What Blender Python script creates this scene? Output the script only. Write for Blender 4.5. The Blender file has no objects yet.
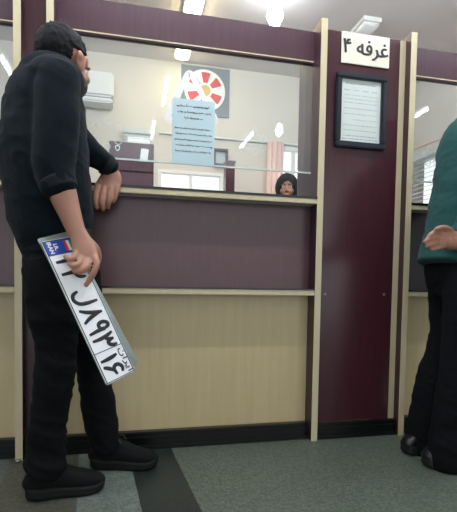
import bpy, bmesh, math, random
from mathutils import Vector, Matrix, noise
random.seed(7)
SC = bpy.context.scene
COL = SC.collection
V = Vector

# ------------------------------------------------------------------ camera
CAM_D, CAM_H, FOC = 1.9073, 0.75, 440.0
YAW, PITCH, ROLL, PCX, PCY = 0.2216, 0.0454, 0.017, 228.5, 300.99
fw_ = V((math.sin(YAW)*math.cos(PITCH), math.cos(YAW)*math.cos(PITCH), -math.sin(PITCH)))
r0_ = V((math.cos(YAW), -math.sin(YAW), 0)); u0_ = r0_.cross(fw_)
cr, sr = math.cos(ROLL), math.sin(ROLL)
rt_ = r0_*cr + u0_*sr; up_ = -r0_*sr + u0_*cr
CPOS = V((0, -CAM_D, CAM_H))
cd = bpy.data.cameras.new('camera'); cam = bpy.data.objects.new('camera', cd); COL.objects.link(cam)
cam.matrix_world = Matrix(((rt_.x, up_.x, -fw_.x, CPOS.x), (rt_.y, up_.y, -fw_.y, CPOS.y), (rt_.z, up_.z, -fw_.z, CPOS.z), (0, 0, 0, 1)))
cd.sensor_fit = 'HORIZONTAL'; cd.sensor_width = 36.0; cd.lens = FOC*36.0/457.0
cd.shift_y = (PCY-256.0)/457.0
cd.clip_start = 0.05; cd.clip_end = 100
SC.camera = cam

# ------------------------------------------------------------------ world, exposure, lamps' strengths
w = bpy.data.worlds.new('daylight'); SC.world = w; w.use_nodes = True
bg = w.node_tree.nodes['Background']
bg.inputs[0].default_value = (0.93, 0.97, 1.0, 1); bg.inputs[1].default_value = 1.2
SC.view_settings.view_transform = 'Standard'; SC.view_settings.look = 'None'
SC.view_settings.exposure = 0.25; SC.view_settings.gamma = 1.0; SC.view_settings.use_curve_mapping = False
TUBE_E, FRONT_FILL_E, DESK_FILL_E, OFFICE_E, BULB_E = 38.0, 100.0, 72.0, 16.0, 26.0  # second and third strengths drive added fill tubes above the frame


def ray(px, py):
    return fw_ + rt_*((px-PCX)/FOC) - up_*((py-PCY)/FOC)
def W(px, py, Y):                       # the place at depth Y seen along that line of sight
    d = ray(px, py); return CPOS + d*((Y-CPOS.y)/d.y)
def FL(px, py, Z=0.0):                  # the place on the level Z
    d = ray(px, py); return CPOS + d*((Z-CPOS.z)/d.z)

# ------------------------------------------------------------------ materials
def lin(c):
    return tuple(((x/255.0)/12.92 if x/255.0 <= 0.04045 else ((x/255.0+0.055)/1.055)**2.4) for x in c)
def mat(name, rgb, rough=0.5, metal=0.0, spec=0.5, var=0.0, scale=8.0, stretch=(1, 1, 1), rgb2=None, bump=0.0, bscale=60.0, emit=0.0, coat=0.0, sheen=0.0, sss=0.0):
    m = bpy.data.materials.new(name); m.use_nodes = True
    nt = m.node_tree; b = nt.nodes['Principled BSDF']
    c = lin(rgb)
    b.inputs['Base Color'].default_value = (*c, 1)
    b.inputs['Roughness'].default_value = rough; b.inputs['Metallic'].default_value = metal
    b.inputs['Specular IOR Level'].default_value = spec
    b.inputs['Coat Weight'].default_value = coat
    b.inputs['Sheen Weight'].default_value = sheen
    if sss:
        b.inputs['Subsurface Weight'].default_value = sss; b.inputs['Subsurface Radius'].default_value = (.012, .005, .003)
        b.inputs['Subsurface Scale'].default_value = 1.0
    tc = nt.nodes.new('ShaderNodeTexCoord')
    if var or rgb2:
        mp = nt.nodes.new('ShaderNodeMapping'); mp.inputs['Scale'].default_value = stretch
        nt.links.new(tc.outputs['Object'], mp.inputs['Vector'])
        n = nt.nodes.new('ShaderNodeTexNoise'); n.inputs['Scale'].default_value = scale; n.inputs['Detail'].default_value = 5
        n.inputs['Roughness'].default_value = .62
        nt.links.new(mp.outputs[0], n.inputs['Vector'])
        r = nt.nodes.new('ShaderNodeValToRGB'); nt.links.new(n.outputs['Fac'], r.inputs[0])
        r.color_ramp.elements[0].position = .32; r.color_ramp.elements[1].position = .68
        if rgb2: c0, c1 = lin(rgb2), c
        else: c0 = tuple(x*(1-var) for x in c); c1 = tuple(min(1, x*(1+var)) for x in c)
        r.color_ramp.elements[0].color = (*c0, 1); r.color_ramp.elements[1].color = (*c1, 1)
        nt.links.new(r.outputs[0], b.inputs['Base Color'])
    if bump:
        n2 = nt.nodes.new('ShaderNodeTexNoise'); n2.inputs['Scale'].default_value = bscale; n2.inputs['Detail'].default_value = 3
        nt.links.new(tc.outputs['Object'], n2.inputs['Vector'])
        bp = nt.nodes.new('ShaderNodeBump'); bp.inputs['Strength'].default_value = bump; bp.inputs['Distance'].default_value = .01
        nt.links.new(n2.outputs['Fac'], bp.inputs['Height']); nt.links.new(bp.outputs[0], b.inputs['Normal'])
    if emit:
        b.inputs['Emission Color'].default_value = (*c, 1); b.inputs['Emission Strength'].default_value = emit
    return m
def glass_mat(name, tint=(252, 254, 253), haze=0.0):
    m = bpy.data.materials.new(name); m.use_nodes = True; nt = m.node_tree; nt.nodes.clear()
    out = nt.nodes.new('ShaderNodeOutputMaterial'); tr = nt.nodes.new('ShaderNodeBsdfTransparent'); gl = nt.nodes.new('ShaderNodeBsdfGlossy')
    tr.inputs[0].default_value = (*lin(tint), 1); gl.inputs['Roughness'].default_value = .02
    fr = nt.nodes.new('ShaderNodeFresnel'); fr.inputs[0].default_value = 1.5
    mx = nt.nodes.new('ShaderNodeMixShader'); geo = nt.nodes.new('ShaderNodeNewGeometry'); fm = nt.nodes.new('ShaderNodeMath'); fm.operation = 'MULTIPLY_ADD'
    # only the entering face mirrors: a fresnel on the leaving face would wrongly turn opaque at a slant
    nt.links.new(geo.outputs['Backfacing'], fm.inputs[0]); fm.inputs[1].default_value = -1; fm.inputs[2].default_value = 1
    f2_ = nt.nodes.new('ShaderNodeMath'); f2_.operation = 'MULTIPLY'; nt.links.new(fr.outputs[0], f2_.inputs[0]); nt.links.new(fm.outputs[0], f2_.inputs[1])
    f3_ = nt.nodes.new('ShaderNodeMath'); f3_.operation = 'MULTIPLY'; nt.links.new(f2_.outputs[0], f3_.inputs[0]); f3_.inputs[1].default_value = 1.7; f3_.use_clamp = True
    nt.links.new(f3_.outputs[0], mx.inputs[0]); nt.links.new(tr.outputs[0], mx.inputs[1]); nt.links.new(gl.outputs[0], mx.inputs[2])
    last = mx
    if haze:
        df = nt.nodes.new('ShaderNodeBsdfDiffuse'); df.inputs[0].default_value = (.85, .88, .88, 1)
        m2 = nt.nodes.new('ShaderNodeMixShader'); m2.inputs[0].default_value = haze
        nt.links.new(mx.outputs[0], m2.inputs[1]); nt.links.new(df.outputs[0], m2.inputs[2]); last = m2
    nt.links.new(last.outputs[0], out.inputs[0]); return m

M = {}
M['maroon'] = mat('maroon laminate', (68, 33, 40), .24, var=.13, scale=6, stretch=(14, 14, .55), bump=.04, bscale=5, spec=.6)
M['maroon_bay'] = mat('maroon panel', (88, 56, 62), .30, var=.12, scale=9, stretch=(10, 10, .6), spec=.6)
M['maroon_head'] = mat('maroon header laminate', (76, 51, 60), .26, var=.14, scale=7, stretch=(12, 12, .6), spec=.6)
M['fin'] = mat('dark fin laminate', (58, 30, 40), .3, var=.2, scale=6, stretch=(14, 14, .6))
M['edge'] = mat('cream edge band', (210, 197, 162), .42, var=.05, scale=5, stretch=(6, 6, 1))
M['maple'] = mat('pale maple laminate', (206, 189, 148), .34, var=.10, scale=4, stretch=(9, 9, .5), rgb2=(198, 180, 138), spec=.5)
M['black_gloss'] = mat('black gloss laminate', (16, 15, 17), .15)
M['skirt'] = mat('black skirting', (12, 12, 13), .3, var=.2, scale=20)
M['plaster'] = mat('cream plaster', (217, 212, 203), .85, var=.02, scale=3, bump=.05, bscale=40)
M['wall_hall'] = mat('hall plaster', (200, 198, 190), .85, var=.02, scale=3)
M['ceiling'] = mat('white ceiling paint', (224, 218, 217), .9, var=.015, scale=4, bump=.03, bscale=30)
M['white'] = mat('white enamel', (232, 232, 228), .4, var=.01)
M['white_ac'] = mat('white appliance plastic', (236, 238, 238), .35, var=.01)
M['dark_gap'] = mat('dark gap', (20, 20, 22), .6, var=.05)
M['glass'] = glass_mat('counter glass', haze=.06)
M['glass_edge'] = mat('polished glass edge', (214, 226, 220), .2, var=.02)
M['pane'] = glass_mat('window glass')
M['frame_black'] = mat('black picture moulding', (30, 38, 46), .3, var=.15, scale=30)
M['paper'] = mat('white paper', (226, 228, 224), .7, var=.01)
M['paper_blue'] = mat('pale blue paper', (190, 216, 222), .7, var=.02)
def thin(name, rgb, tl_):
    m = mat(name, rgb, .6, var=.01); nt = m.node_tree; out = nt.nodes['Material Output']; b = nt.nodes['Principled BSDF']
    t = nt.nodes.new('ShaderNodeBsdfTranslucent'); t.inputs[0].default_value = (*lin(rgb), 1); mx = nt.nodes.new('ShaderNodeMixShader'); mx.inputs[0].default_value = tl_
    nt.links.new(b.outputs[0], mx.inputs[1]); nt.links.new(t.outputs[0], mx.inputs[2]); nt.links.new(mx.outputs[0], out.inputs[0]); return m
M['paper_blue'] = thin('pale blue paper', (218, 238, 243), .3)
M['triangle_face'] = thin('white acrylic', (255, 255, 255), .55)
M['slat'] = thin('pale translucent slats', (226, 234, 240), .5)
M['sign'] = mat('cream sign board', (236, 228, 208), .5, var=.01)
M['paper'] = mat('white paper', (244, 245, 243), .7, var=.01)
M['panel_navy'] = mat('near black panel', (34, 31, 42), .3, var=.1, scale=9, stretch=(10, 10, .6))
M['ink'] = mat('black ink', (28, 28, 34), .6, var=.05)
M['ink_grey'] = mat('faded ink', (158, 162, 168), .6, var=.05)
M['triangle_face'] = mat('white acrylic', (240, 241, 240), .3, var=.01)
M['poster'] = mat('slate poster board', (112, 124, 132), .6, var=.06, scale=6)
M['red'] = mat('signal red', (206, 44, 58), .5, var=.04)
M['gold'] = mat('ochre emblem', (196, 172, 96), .5, var=.08, scale=40)
M['lamp_office'] = mat('lit diffuser', (255, 240, 196), .5, emit=OFFICE_E)
M['lamp_off'] = mat('unlit diffuser', (222, 222, 218), .4, var=.02)
M['tube'] = mat('lit tube', (240, 250, 255), .5, emit=TUBE_E)
M['tube_fill_front'] = mat('added fill tube above the counter', (240, 247, 255), .5, emit=FRONT_FILL_E)
M['tube_fill_desk'] = mat('added fill tube above the desks', (244, 248, 255), .5, emit=DESK_FILL_E)
M['bulb'] = mat('lit bulb', (240, 248, 255), .5, emit=BULB_E)
M['steel'] = mat('brushed steel', (150, 152, 152), .35, metal=1, var=.05)
M['blind'] = mat('pale blind slats', (206, 214, 218), .6, var=.03)
M['slat'] = None
M['curtain'] = mat('rose curtain cloth', (236, 206, 200), .8, var=.06, scale=10, stretch=(8, 8, 1))
M['skin'] = mat('skin', (176, 128, 108), .5, var=.06, scale=30, bump=.06, bscale=220, sss=.08)
M['skin_face'] = mat('face skin', (168, 122, 106), .5, var=.05, scale=25, sss=.08)
M['sweater'] = mat('black navy jersey', (9, 20, 28), .95, spec=.2, var=.16, scale=60, bump=.25, bscale=380, sheen=.03)
M['rib'] = mat('black navy ribbing', (11, 19, 26), .9, var=.2, scale=90, stretch=(6, 6, .5), bump=.2, bscale=500)
M['teal'] = mat('teal jersey', (16, 72, 70), .9, var=.14, scale=60, bump=.25, bscale=380, sheen=.05)
M['trouser'] = mat('black cotton trousers', (9, 12, 15), .95, spec=.2, var=.18, scale=50, bump=.2, bscale=300)
M['trouser2'] = mat('black wool trousers', (9, 11, 16), .95, spec=.2, var=.16, scale=50, bump=.15, bscale=300)
M['hair'] = mat('black hair', (9, 10, 13), .75, var=.3, scale=70, stretch=(1, 1, .3), bump=.35, bscale=160, spec=.25)
M['beard'] = mat('stubble', (70, 54, 50), .7, var=.4, scale=160, bump=.4, bscale=300)
M['shoe'] = mat('charcoal mesh fabric', (17, 20, 20), .9, spec=.2, var=.25, scale=120, bump=.3, bscale=400)
M['sole'] = mat('charcoal rubber', (15, 18, 17), .7, spec=.3, var=.12, scale=30)
M['lace'] = mat('dark grey lace', (48, 52, 52), .8, var=.15, scale=90)
M['leather'] = mat('black leather', (12, 13, 16), .42, var=.2, scale=40, bump=.08, bscale=200)
M['leather_sole'] = mat('black rubber sole', (22, 22, 24), .6, var=.1)
M['chador'] = mat('black chador cloth', (18, 26, 28), .85, var=.12, scale=30)
M['eye'] = mat('eye white', (214, 208, 204), .2, var=.02)
M['iris'] = mat('dark iris', (34, 22, 18), .2, var=.1)
M['plate'] = mat('white plate reflective sheet', (246, 248, 250), .35, var=.012, scale=20)
M['plate_back'] = mat('bare aluminium', (146, 158, 154), .38, metal=.55, var=.06, scale=12)
M['blue'] = mat('registration blue', (28, 72, 168), .4, var=.03)
M['green'] = mat('flag green', (36, 150, 84), .4, var=.03)
M['flagred'] = mat('flag red', (214, 52, 56), .4, var=.03)
M['smudge'] = mat('etched glass ring', (205, 212, 212), .5, var=.03)

# terrazzo floor in bands of tile
def floor_mat():
    m = bpy.data.materials.new('terrazzo tiles'); m.use_nodes = True; nt = m.node_tree; b = nt.nodes['Principled BSDF']
    L = nt.links.new; tc = nt.nodes.new('ShaderNodeTexCoord'); sep = nt.nodes.new('ShaderNodeSeparateXYZ'); L(tc.outputs['Object'], sep.inputs[0])
    # bands run slightly askew of the counter
    a = nt.nodes.new('ShaderNodeMath'); a.operation = 'MULTIPLY_ADD'; L(sep.outputs['Y'], a.inputs[0]); a.inputs[1].default_value = .09; L(sep.outputs['X'], a.inputs[2])
    mr = nt.nodes.new('ShaderNodeMapRange'); mr.inputs[1].default_value = -2; mr.inputs[2].default_value = 2; L(a.outputs[0], mr.inputs[0])
    cr_ = nt.nodes.new('ShaderNodeValToRGB'); cr_.color_ramp.interpolation = 'CONSTANT'; L(mr.outputs[0], cr_.inputs[0])
    stops = [(-2, (98, 106, 99)), (-.47, (82, 83, 72)), (-.205, (104, 114, 107)), (-.005, (34, 43, 43)), (.172, (88, 98, 87))]
    els = cr_.color_ramp.elements
    for i, (x, c) in enumerate(stops):
        p = (x+2)/4
        e = els[i] if i < 2 else els.new(p)
        e.position = p; e.color = (*lin(c), 1)
    # two sizes of chips
    v1 = nt.nodes.new('ShaderNodeTexVoronoi'); v1.inputs['Scale'].default_value = 120; L(tc.outputs['Object'], v1.inputs['Vector'])
    v2 = nt.nodes.new('ShaderNodeTexNoise'); v2.inputs['Scale'].default_value = 170; v2.inputs['Detail'].default_value = 2; L(tc.outputs['Object'], v2.inputs['Vector'])
    sp = nt.nodes.new('ShaderNodeSeparateColor'); L(v1.outputs['Color'], sp.inputs[0])
    r1 = nt.nodes.new('ShaderNodeMapRange'); L(sp.outputs[0], r1.inputs[0]); r1.inputs[3].default_value = .62; r1.inputs[4].default_value = 1.3
    r2 = nt.nodes.new('ShaderNodeMapRange'); L(v2.outputs['Fac'], r2.inputs[0]); r2.inputs[1].default_value = .3; r2.inputs[2].default_value = .7; r2.inputs[3].default_value = .7; r2.inputs[4].default_value = 1.3
    mu = nt.nodes.new('ShaderNodeMath'); mu.operation = 'MULTIPLY'; L(r1.outputs[0], mu.inputs[0]); L(r2.outputs[0], mu.inputs[1])
    mx = nt.nodes.new('ShaderNodeVectorMath'); mx.operation = 'SCALE'; L(cr_.outputs[0], mx.inputs[0]); L(mu.outputs[0], mx.inputs['Scale'])
    L(mx.outputs[0], b.inputs['Base Color']); b.inputs['Roughness'].default_value = .42
    return m
M['floor'] = floor_mat()

# ------------------------------------------------------------------ mesh helpers
def add_box(bm, x0, x1, y0, y1, z0, z1, bev=0.0):
    r = bmesh.ops.create_cube(bm, size=1)
    for v in r['verts']:
        v.co = V(((x0+x1)/2+v.co.x*(x1-x0), (y0+y1)/2+v.co.y*(y1-y0), (z0+z1)/2+v.co.z*(z1-z0)))
    if bev:
        es = list({e for v in r['verts'] for e in v.link_edges})
        bmesh.ops.bevel(bm, geom=es, offset=bev, segments=2, affect='EDGES')
def add_ell(bm, c, r, rot=None, sub=3):
    q = bmesh.ops.create_icosphere(bm, subdivisions=sub, radius=1)
    for v in q['verts']:
        p = V((v.co.x*r[0], v.co.y*r[1], v.co.z*r[2]))
        if rot is not None: p = rot @ p
        v.co = c + p
def catmull(pts, n):
    out = []
    for i in range(len(pts)-1):
        p0 = pts[max(i-1, 0)]; p1 = pts[i]; p2 = pts[i+1]; p3 = pts[min(i+2, len(pts)-1)]
        for k in range(n):
            t = k/n
            out.append([.5*((2*b) + (-a+c)*t + (2*a-5*b+4*c-d)*t*t + (-a+3*b-3*c+d)*t**3) for a, b, c, d in zip(p0, p1, p2, p3)])
    out.append(list(pts[-1])); return out
def loft(bm, secs, hint=(1, 0, 0), n=20, sub=4, cap=(.8, .8), sq=1.0):
    """secs: (centre, a, b); a is the half size along hint, b across it. Rounded ends."""
    raw = [(*s[0], s[1], s[2]) for s in secs]
    P = catmull(raw, sub) if len(raw) > 2 else catmull(raw, max(2, sub))
    cs = [V(p[:3]) for p in P]; hint = V(hint)
    rings = []
    def ring(c, T, a, b):
        A = hint - T*hint.dot(T)
        if A.length < 1e-4: A = V((0, 1, 0)) - T*T.y
        A.normalize(); B = T.cross(A).normalized(); vs = []
        for k in range(n):
            t = 2*math.pi*k/n; ct, st = math.cos(t), math.sin(t)
            if sq != 1.0:
                ct = math.copysign(abs(ct)**sq, ct); st = math.copysign(abs(st)**sq, st)
            vs.append(bm.verts.new(c + A*(a*ct) + B*(b*st)))
        return vs
    Ts = []
    for i in range(len(cs)):
        t = cs[min(i+1, len(cs)-1)] - cs[max(i-1, 0)]
        Ts.append(t.normalized() if t.length > 1e-7 else V((0, 0, 1)))
    if cap[0]:
        for k in (3, 2, 1):
            an = k*math.pi/8; rings.append(ring(cs[0]-Ts[0]*(min(P[0][3], P[0][4])*cap[0]*math.sin(an)), Ts[0], P[0][3]*math.cos(an), P[0][4]*math.cos(an)))
    for i in range(len(cs)): rings.append(ring(cs[i], Ts[i], P[i][3], P[i][4]))
    if cap[1]:
        for k in (1, 2, 3):
            an = k*math.pi/8; rings.append(ring(cs[-1]+Ts[-1]*(min(P[-1][3], P[-1][4])*cap[1]*math.sin(an)), Ts[-1], P[-1][3]*math.cos(an), P[-1][4]*math.cos(an)))
    for i in range(len(rings)-1):
        for k in range(n):
            bm.faces.new((rings[i][k], rings[i][(k+1) % n], rings[i+1][(k+1) % n], rings[i+1][k]))
    bm.faces.new(list(reversed(rings[0]))); bm.faces.new(rings[-1])
def add_tube(bm, pts, r, n=8, sub=3, cap=(.8, .8)):
    loft(bm, [(p, r, r) for p in pts], hint=(.31, .77, .55), n=n, sub=sub, cap=cap)
def add_prism(bm, poly, y0, y1):        # a flat outline in XZ given a thickness along Y
    a = [bm.verts.new((p[0], y0, p[1])) for p in poly]; b = [bm.verts.new((p[0], y1, p[1])) for p in poly]
    n = len(poly); bm.faces.new(a); bm.faces.new(list(reversed(b)))
    for i in range(n): bm.faces.new((a[i], b[i], b[(i+1) % n], a[(i+1) % n]))
def origin_of(parent):
    o = V((0, 0, 0)); p = parent
    while p is not None: o = o + p.location; p = p.parent
    return o
def obj(name, bm, m, parent=None, smooth=False, loc=None, keep=False):
    """one mesh object from geometry given in the place's own coordinates"""
    bmesh.ops.recalc_face_normals(bm, faces=bm.faces)
    me = bpy.data.meshes.new(name); bm.to_mesh(me); bm.free()
    me.materials.append(M[m] if isinstance(m, str) else m)
    if smooth:
        for p in me.polygons: p.use_smooth = True
    o = bpy.data.objects.new(name, me); COL.objects.link(o)
    if parent is not None:
        me.transform(Matrix.Translation(-origin_of(parent))) if not keep else None; o.parent = parent
    elif loc is not None:
        me.transform(Matrix.Translation(-V(loc))); o.location = loc
    return o
def tag(o, label=None, cat=None, group=None, kind=None):
    if label: o['label'] = label
    if cat: o['category'] = cat
    if group: o['group'] = group
    if kind: o['kind'] = kind
    return o
def thing(name, loc, label, cat, group=None):
    o = bpy.data.objects.new(name, None); COL.objects.link(o); o.location = loc; o.empty_display_size = .05
    return tag(o, label, cat, group)
def box(name, x0, x1, y0, y1, z0, z1, m, parent=None, bev=0.0):
    bm = bmesh.new(); add_box(bm, x0, x1, y0, y1, z0, z1, bev); return obj(name, bm, m, parent)
def remesh(o, voxel, it=6, fold=None):
    md = o.modifiers.new('r', 'REMESH'); md.mode = 'VOXEL'; md.voxel_size = voxel
    s = o.modifiers.new('s', 'SMOOTH'); s.factor = .5; s.iterations = it
    dg = bpy.context.evaluated_depsgraph_get(); me = bpy.data.meshes.new_from_object(o.evaluated_get(dg))
    o.modifiers.clear(); old = o.data; mats = list(old.materials); o.data = me
    if not me.materials:
        for x in mats: me.materials.append(x)
    if fold:
        ns = [v.normal.copy() for v in me.vertices]
        for v, nn in zip(me.vertices, ns): v.co += nn*fold(v.co)
    for p in me.polygons: p.use_smooth = True
    bpy.data.meshes.remove(old)
    return o
def text_mesh(name, s, size, m, mtx, parent=None, bold=0.0, depth=.0006, align='CENTER', squeeze=1.0, origin=None, copies=None):
    c = bpy.data.curves.new(name, 'FONT'); c.body = s; c.size = size; c.align_x = align; c.align_y = 'CENTER'; c.extrude = depth; c.offset = bold
    t = bpy.data.objects.new('t', c); COL.objects.link(t)
    dg = bpy.context.evaluated_depsgraph_get(); me = bpy.data.meshes.new_from_object(t.evaluated_get(dg))
    bpy.data.objects.remove(t)
    xs = [v.co for v in me.vertices]
    if xs and align == 'CENTER':
        cx = (min(v.x for v in xs)+max(v.x for v in xs))/2; cy = (min(v.y for v in xs)+max(v.y for v in xs))/2
        me.transform(Matrix.Translation((-cx, -cy, 0)))
    me.transform(Matrix.Diagonal((squeeze, 1, 1, 1))); me.transform(mtx)
    if parent is not None: me.transform(Matrix.Translation(-(origin_of(parent) if origin is None else origin)))
    if copies:
        b2 = bmesh.new()
        for i, d_ in enumerate(copies):
            m2_ = me.copy(); m2_.transform(Matrix.Translation(V(d_))); b2.from_mesh(m2_); bpy.data.meshes.remove(m2_)
        b2.to_mesh(me); b2.free()
    me.materials.clear(); me.materials.append(M[m])
    o = bpy.data.objects.new(name, me); COL.objects.link(o)
    if parent is not None: o.parent = parent
    return o
GLYPH = {
 '1': [[(.30, 1), (.42, .75), (.50, .4), (.52, 0)]],
 '2': [[(.12, 1), (.26, .72), (.33, .4), (.34, 0)], [(.20, .84), (.36, .64), (.60, .62), (.80, .76), (.84, 1)]],
 '3': [[(.06, 1), (.20, .72), (.27, .4), (.28, 0)], [(.15, .86), (.26, .66), (.42, .66), (.50, .95)], [(.50, .9), (.60, .66), (.78, .66), (.90, .8), (.92, 1)]],
 '8': [[(.02, 0), (.25, .3), (.42, .7), (.48, 1)], [(.48, .9), (.56, .6), (.72, .28), (.95, 0)]],
 '9': [[(.68, .78), (.56, .96), (.34, .98), (.18, .80), (.24, .60), (.46, .54), (.66, .62), (.68, .78), (.70, .45), (.80, 0)]],
 '6': [[(.82, .92), (.52, 1.0), (.24, .86), (.22, .64), (.44, .52), (.86, .58)], [(.55, .52), (.34, .36), (.16, .16), (.06, 0)]],
 'lam': [[(.80, 1.05), (.82, .55), (.76, .18), (.50, -.04), (.20, .02), (.06, .30)]],
}
def glyph(bm, ch, x, y, w_, h_, th, z=.0018, dz=.0009):
    for line in GLYPH[ch]:
        n_ = len(line); secs = []
        for i, (a_, b_) in enumerate(line):
            k = 1.0 - .35*(i in (0, n_-1))
            secs.append((V((x+(a_-.5)*w_, y+(b_-.5)*h_, z)), dz, th*k))
        loft(bm, secs, hint=(0, 0, 1), n=10, sub=4, cap=(.5, .5))
XZ = Matrix(((1, 0, 0, 0), (0, 0, -1, 0), (0, 1, 0, 0), (0, 0, 0, 1)))   # text plane turned upright, facing -Y

# ------------------------------------------------------------------ the room
CEIL = 2.9; YB = 2.55; XR = 3.0; XLW = -4.2; YREAR = -6.5
def struct(o): o['kind'] = 'structure'; return o
struct(box('floor', XLW-.15, 5.2, YREAR, YB+.2, -.1, 0, 'floor'))
struct(box('ceiling', XLW-.15, 5.2, YREAR, YB+.2, CEIL, CEIL+.12, 'ceiling'))
# back wall with three window openings
wins = []   # x0,x1,z0,z1
def wr(xa, ya, xb, yb):
    a = W(xa, ya, YB); b = W(xb, yb, YB); return [a.x, b.x, b.z, a.z]
w1 = wr(124, 131, 153, 196); w2 = wr(158, 169, 223, 196); w3 = wr(270, 146, 316, 212)
w1[2] = w2[2] = w3[2] = 1.0
wins = [w1, w2, w3]
bm = bmesh.new()
xs = XLW
for (x0, x1, z0, z1) in wins:
    add_box(bm, xs, x0, YB, YB+.15, 0, CEIL); add_box(bm, x0, x1, YB, YB+.15, 0, z0); add_box(bm, x0, x1, YB, YB+.15, z1, CEIL); xs = x1
add_box(bm, xs, XR+.15, YB, YB+.15, 0, CEIL)
struct(obj('wall_back', bm, 'plaster'))
# right wall of the office, with the blind window seen over the far booth
a = W(412, 168, YB-.1); sw_z1 = 2.08; sw_y0, sw_y1, sw_z0 = 1.30, 2.40, 1.05
bm = bmesh.new()
add_box(bm, XR, XR+.15, .3, sw_y0, 0, CEIL); add_box(bm, XR, XR+.15, sw_y1, YB, 0, CEIL)
add_box(bm, XR, XR+.15, sw_y0, sw_y1, 0, sw_z0); add_box(bm, XR, XR+.15, sw_y0, sw_y1, sw_z1, CEIL)
struct(obj('wall_right', bm, 'plaster'))
struct(box('wall_left', XLW-.15, XLW, YREAR, YB, 0, CEIL, 'wall_hall'))
struct(box('wall_hall_right', 5.05, 5.2, YREAR, YB+.2, 0, CEIL, 'wall_hall'))

def window(i, x0, x1, z0, z1):
    f = .035
    bm = bmesh.new()
    add_box(bm, x0, x1, YB-.01, YB+.05, z1-f, z1, .004); add_box(bm, x0, x1, YB-.01, YB+.05, z0, z0+f, .004)
    add_box(bm, x0, x0+f, YB-.01, YB+.05, z0+f, z1-f, .004); add_box(bm, x1-f, x1, YB-.01, YB+.05, z0+f, z1-f, .004)
    if x1-x0 > .5: add_box(bm, (x0+x1)/2-.015, (x0+x1)/2+.015, YB, YB+.04, z0+f, z1-f)
    o = struct(obj('window_%d' % i, bm, 'white'))
    p = box('pane', x0+f, x1-f, YB+.02, YB+.026, z0+f, z1-f, 'pane', o)
    return o
for i, wq in enumerate(wins): window(i+1, *wq)
# side window
bm = bmesh.new(); f = .04
add_box(bm, XR-.01, XR+.05, sw_y0, sw_y1, sw_z1-f, sw_z1); add_box(bm, XR-.01, XR+.05, sw_y0, sw_y1, sw_z0, sw_z0+f)
add_box(bm, XR-.01, XR+.05, sw_y0, sw_y0+f, sw_z0+f, sw_z1-f); add_box(bm, XR-.01, XR+.05, sw_y1-f, sw_y1, sw_z0+f, sw_z1-f)
o = struct(obj('window_4', bm, 'white')); box('pane', XR+.02, XR+.026, sw_y0+f, sw_y1-f, sw_z0+f, sw_z1-f, 'pane', o)

# ------------------------------------------------------------------ counters (three booths) and columns
L1T, L1B, L2T, L2B = 1.1402, 1.1116, .7161, .6885
HT, HB, FT, DEP, PAN, BAS, BST = 1.927, 1.777, 1.9474, .0814, .046, .0425, .0751
def booth(x0, x1, where, upper='maroon_bay'):
    c = thing('booth_counter', ((x0+x1)/2, DEP, 0), 'maroon and pale wood counter front ' + where, 'counter')
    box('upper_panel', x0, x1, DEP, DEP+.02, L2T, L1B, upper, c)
    tag(box('lower_panel', x0, x1, DEP, DEP+.02, .02, L2B, 'maple', c), 'pale maple lower panel')
    bm = bmesh.new(); add_box(bm, x0, x1, .003, DEP+.02, L2B, L2T-.003, .002)
    sh = tag(obj('shelf', bm, 'edge', c), 'narrow cream shelf with black top')
    box('shelf_top', x0, x1, .001, DEP, L2T-.003, L2T+.003, 'black_gloss', sh)
    bm = bmesh.new(); add_box(bm, x0, x1, BAS, DEP, 0, BST, .004); add_box(bm, x0, x1, BAS-.008, DEP, .048, .056, .003); add_box(bm, x0, x1, BAS-.012, DEP, 0, .018, .004)
    tag(obj('skirting', bm, 'skirt', c), 'black moulded skirting')
    k = thing('countertop', ((x0+x1)/2, .2, L1B), 'cream-edged countertop with thin black top ' + where, 'countertop')
    box('edge_band', x0, x1, .0, .03, L1B, L1T-.006, 'edge', k, .002)
    box('top_slab', x0, x1, .03, .52, L1B, L1T-.006, 'white', k)
    tag(box('top_sheet', x0, x1, -.002, .52, L1T-.006, L1T+.004, 'black_gloss', k), 'black glossy top')
    h = thing('header_board', ((x0+x1)/2, DEP, HB), 'maroon header board above the glass ' + where, 'header board')
    box('board', x0, x1, DEP, DEP+.02, HB+.008, HT, 'maroon_head', h)
    tag(box('trim_strip', x0, x1, DEP-.004, DEP+.022, HB+.008, HB+.013, 'edge', h), 'thin cream trim strip')
    box('channel', x0, x1, DEP-.002, DEP+.022, HB, HB+.008, 'fin', h)
    g = thing('glass_screen', ((x0+x1)/2, DEP, 1.272), 'clear glass screen ' + where, 'glass screen')
    box('pane', x0, x1, DEP+.006, DEP+.012, 1.2755, HB, 'glass', g)
    tag(box('polished_edge', x0, x1, DEP+.0055, DEP+.0125, 1.2685, 1.2755, 'glass_edge', g), 'bright polished lower edge')
    return c, k, h, g
bL = booth(-1.75, -.4500, 'of the cut-off booth at far left')
bM = booth(-.3004, .8409, 'of the middle booth with the notice')
bR = booth(1.3312, 2.48, 'of the booth behind the teal sweater', 'panel_navy')
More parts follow.
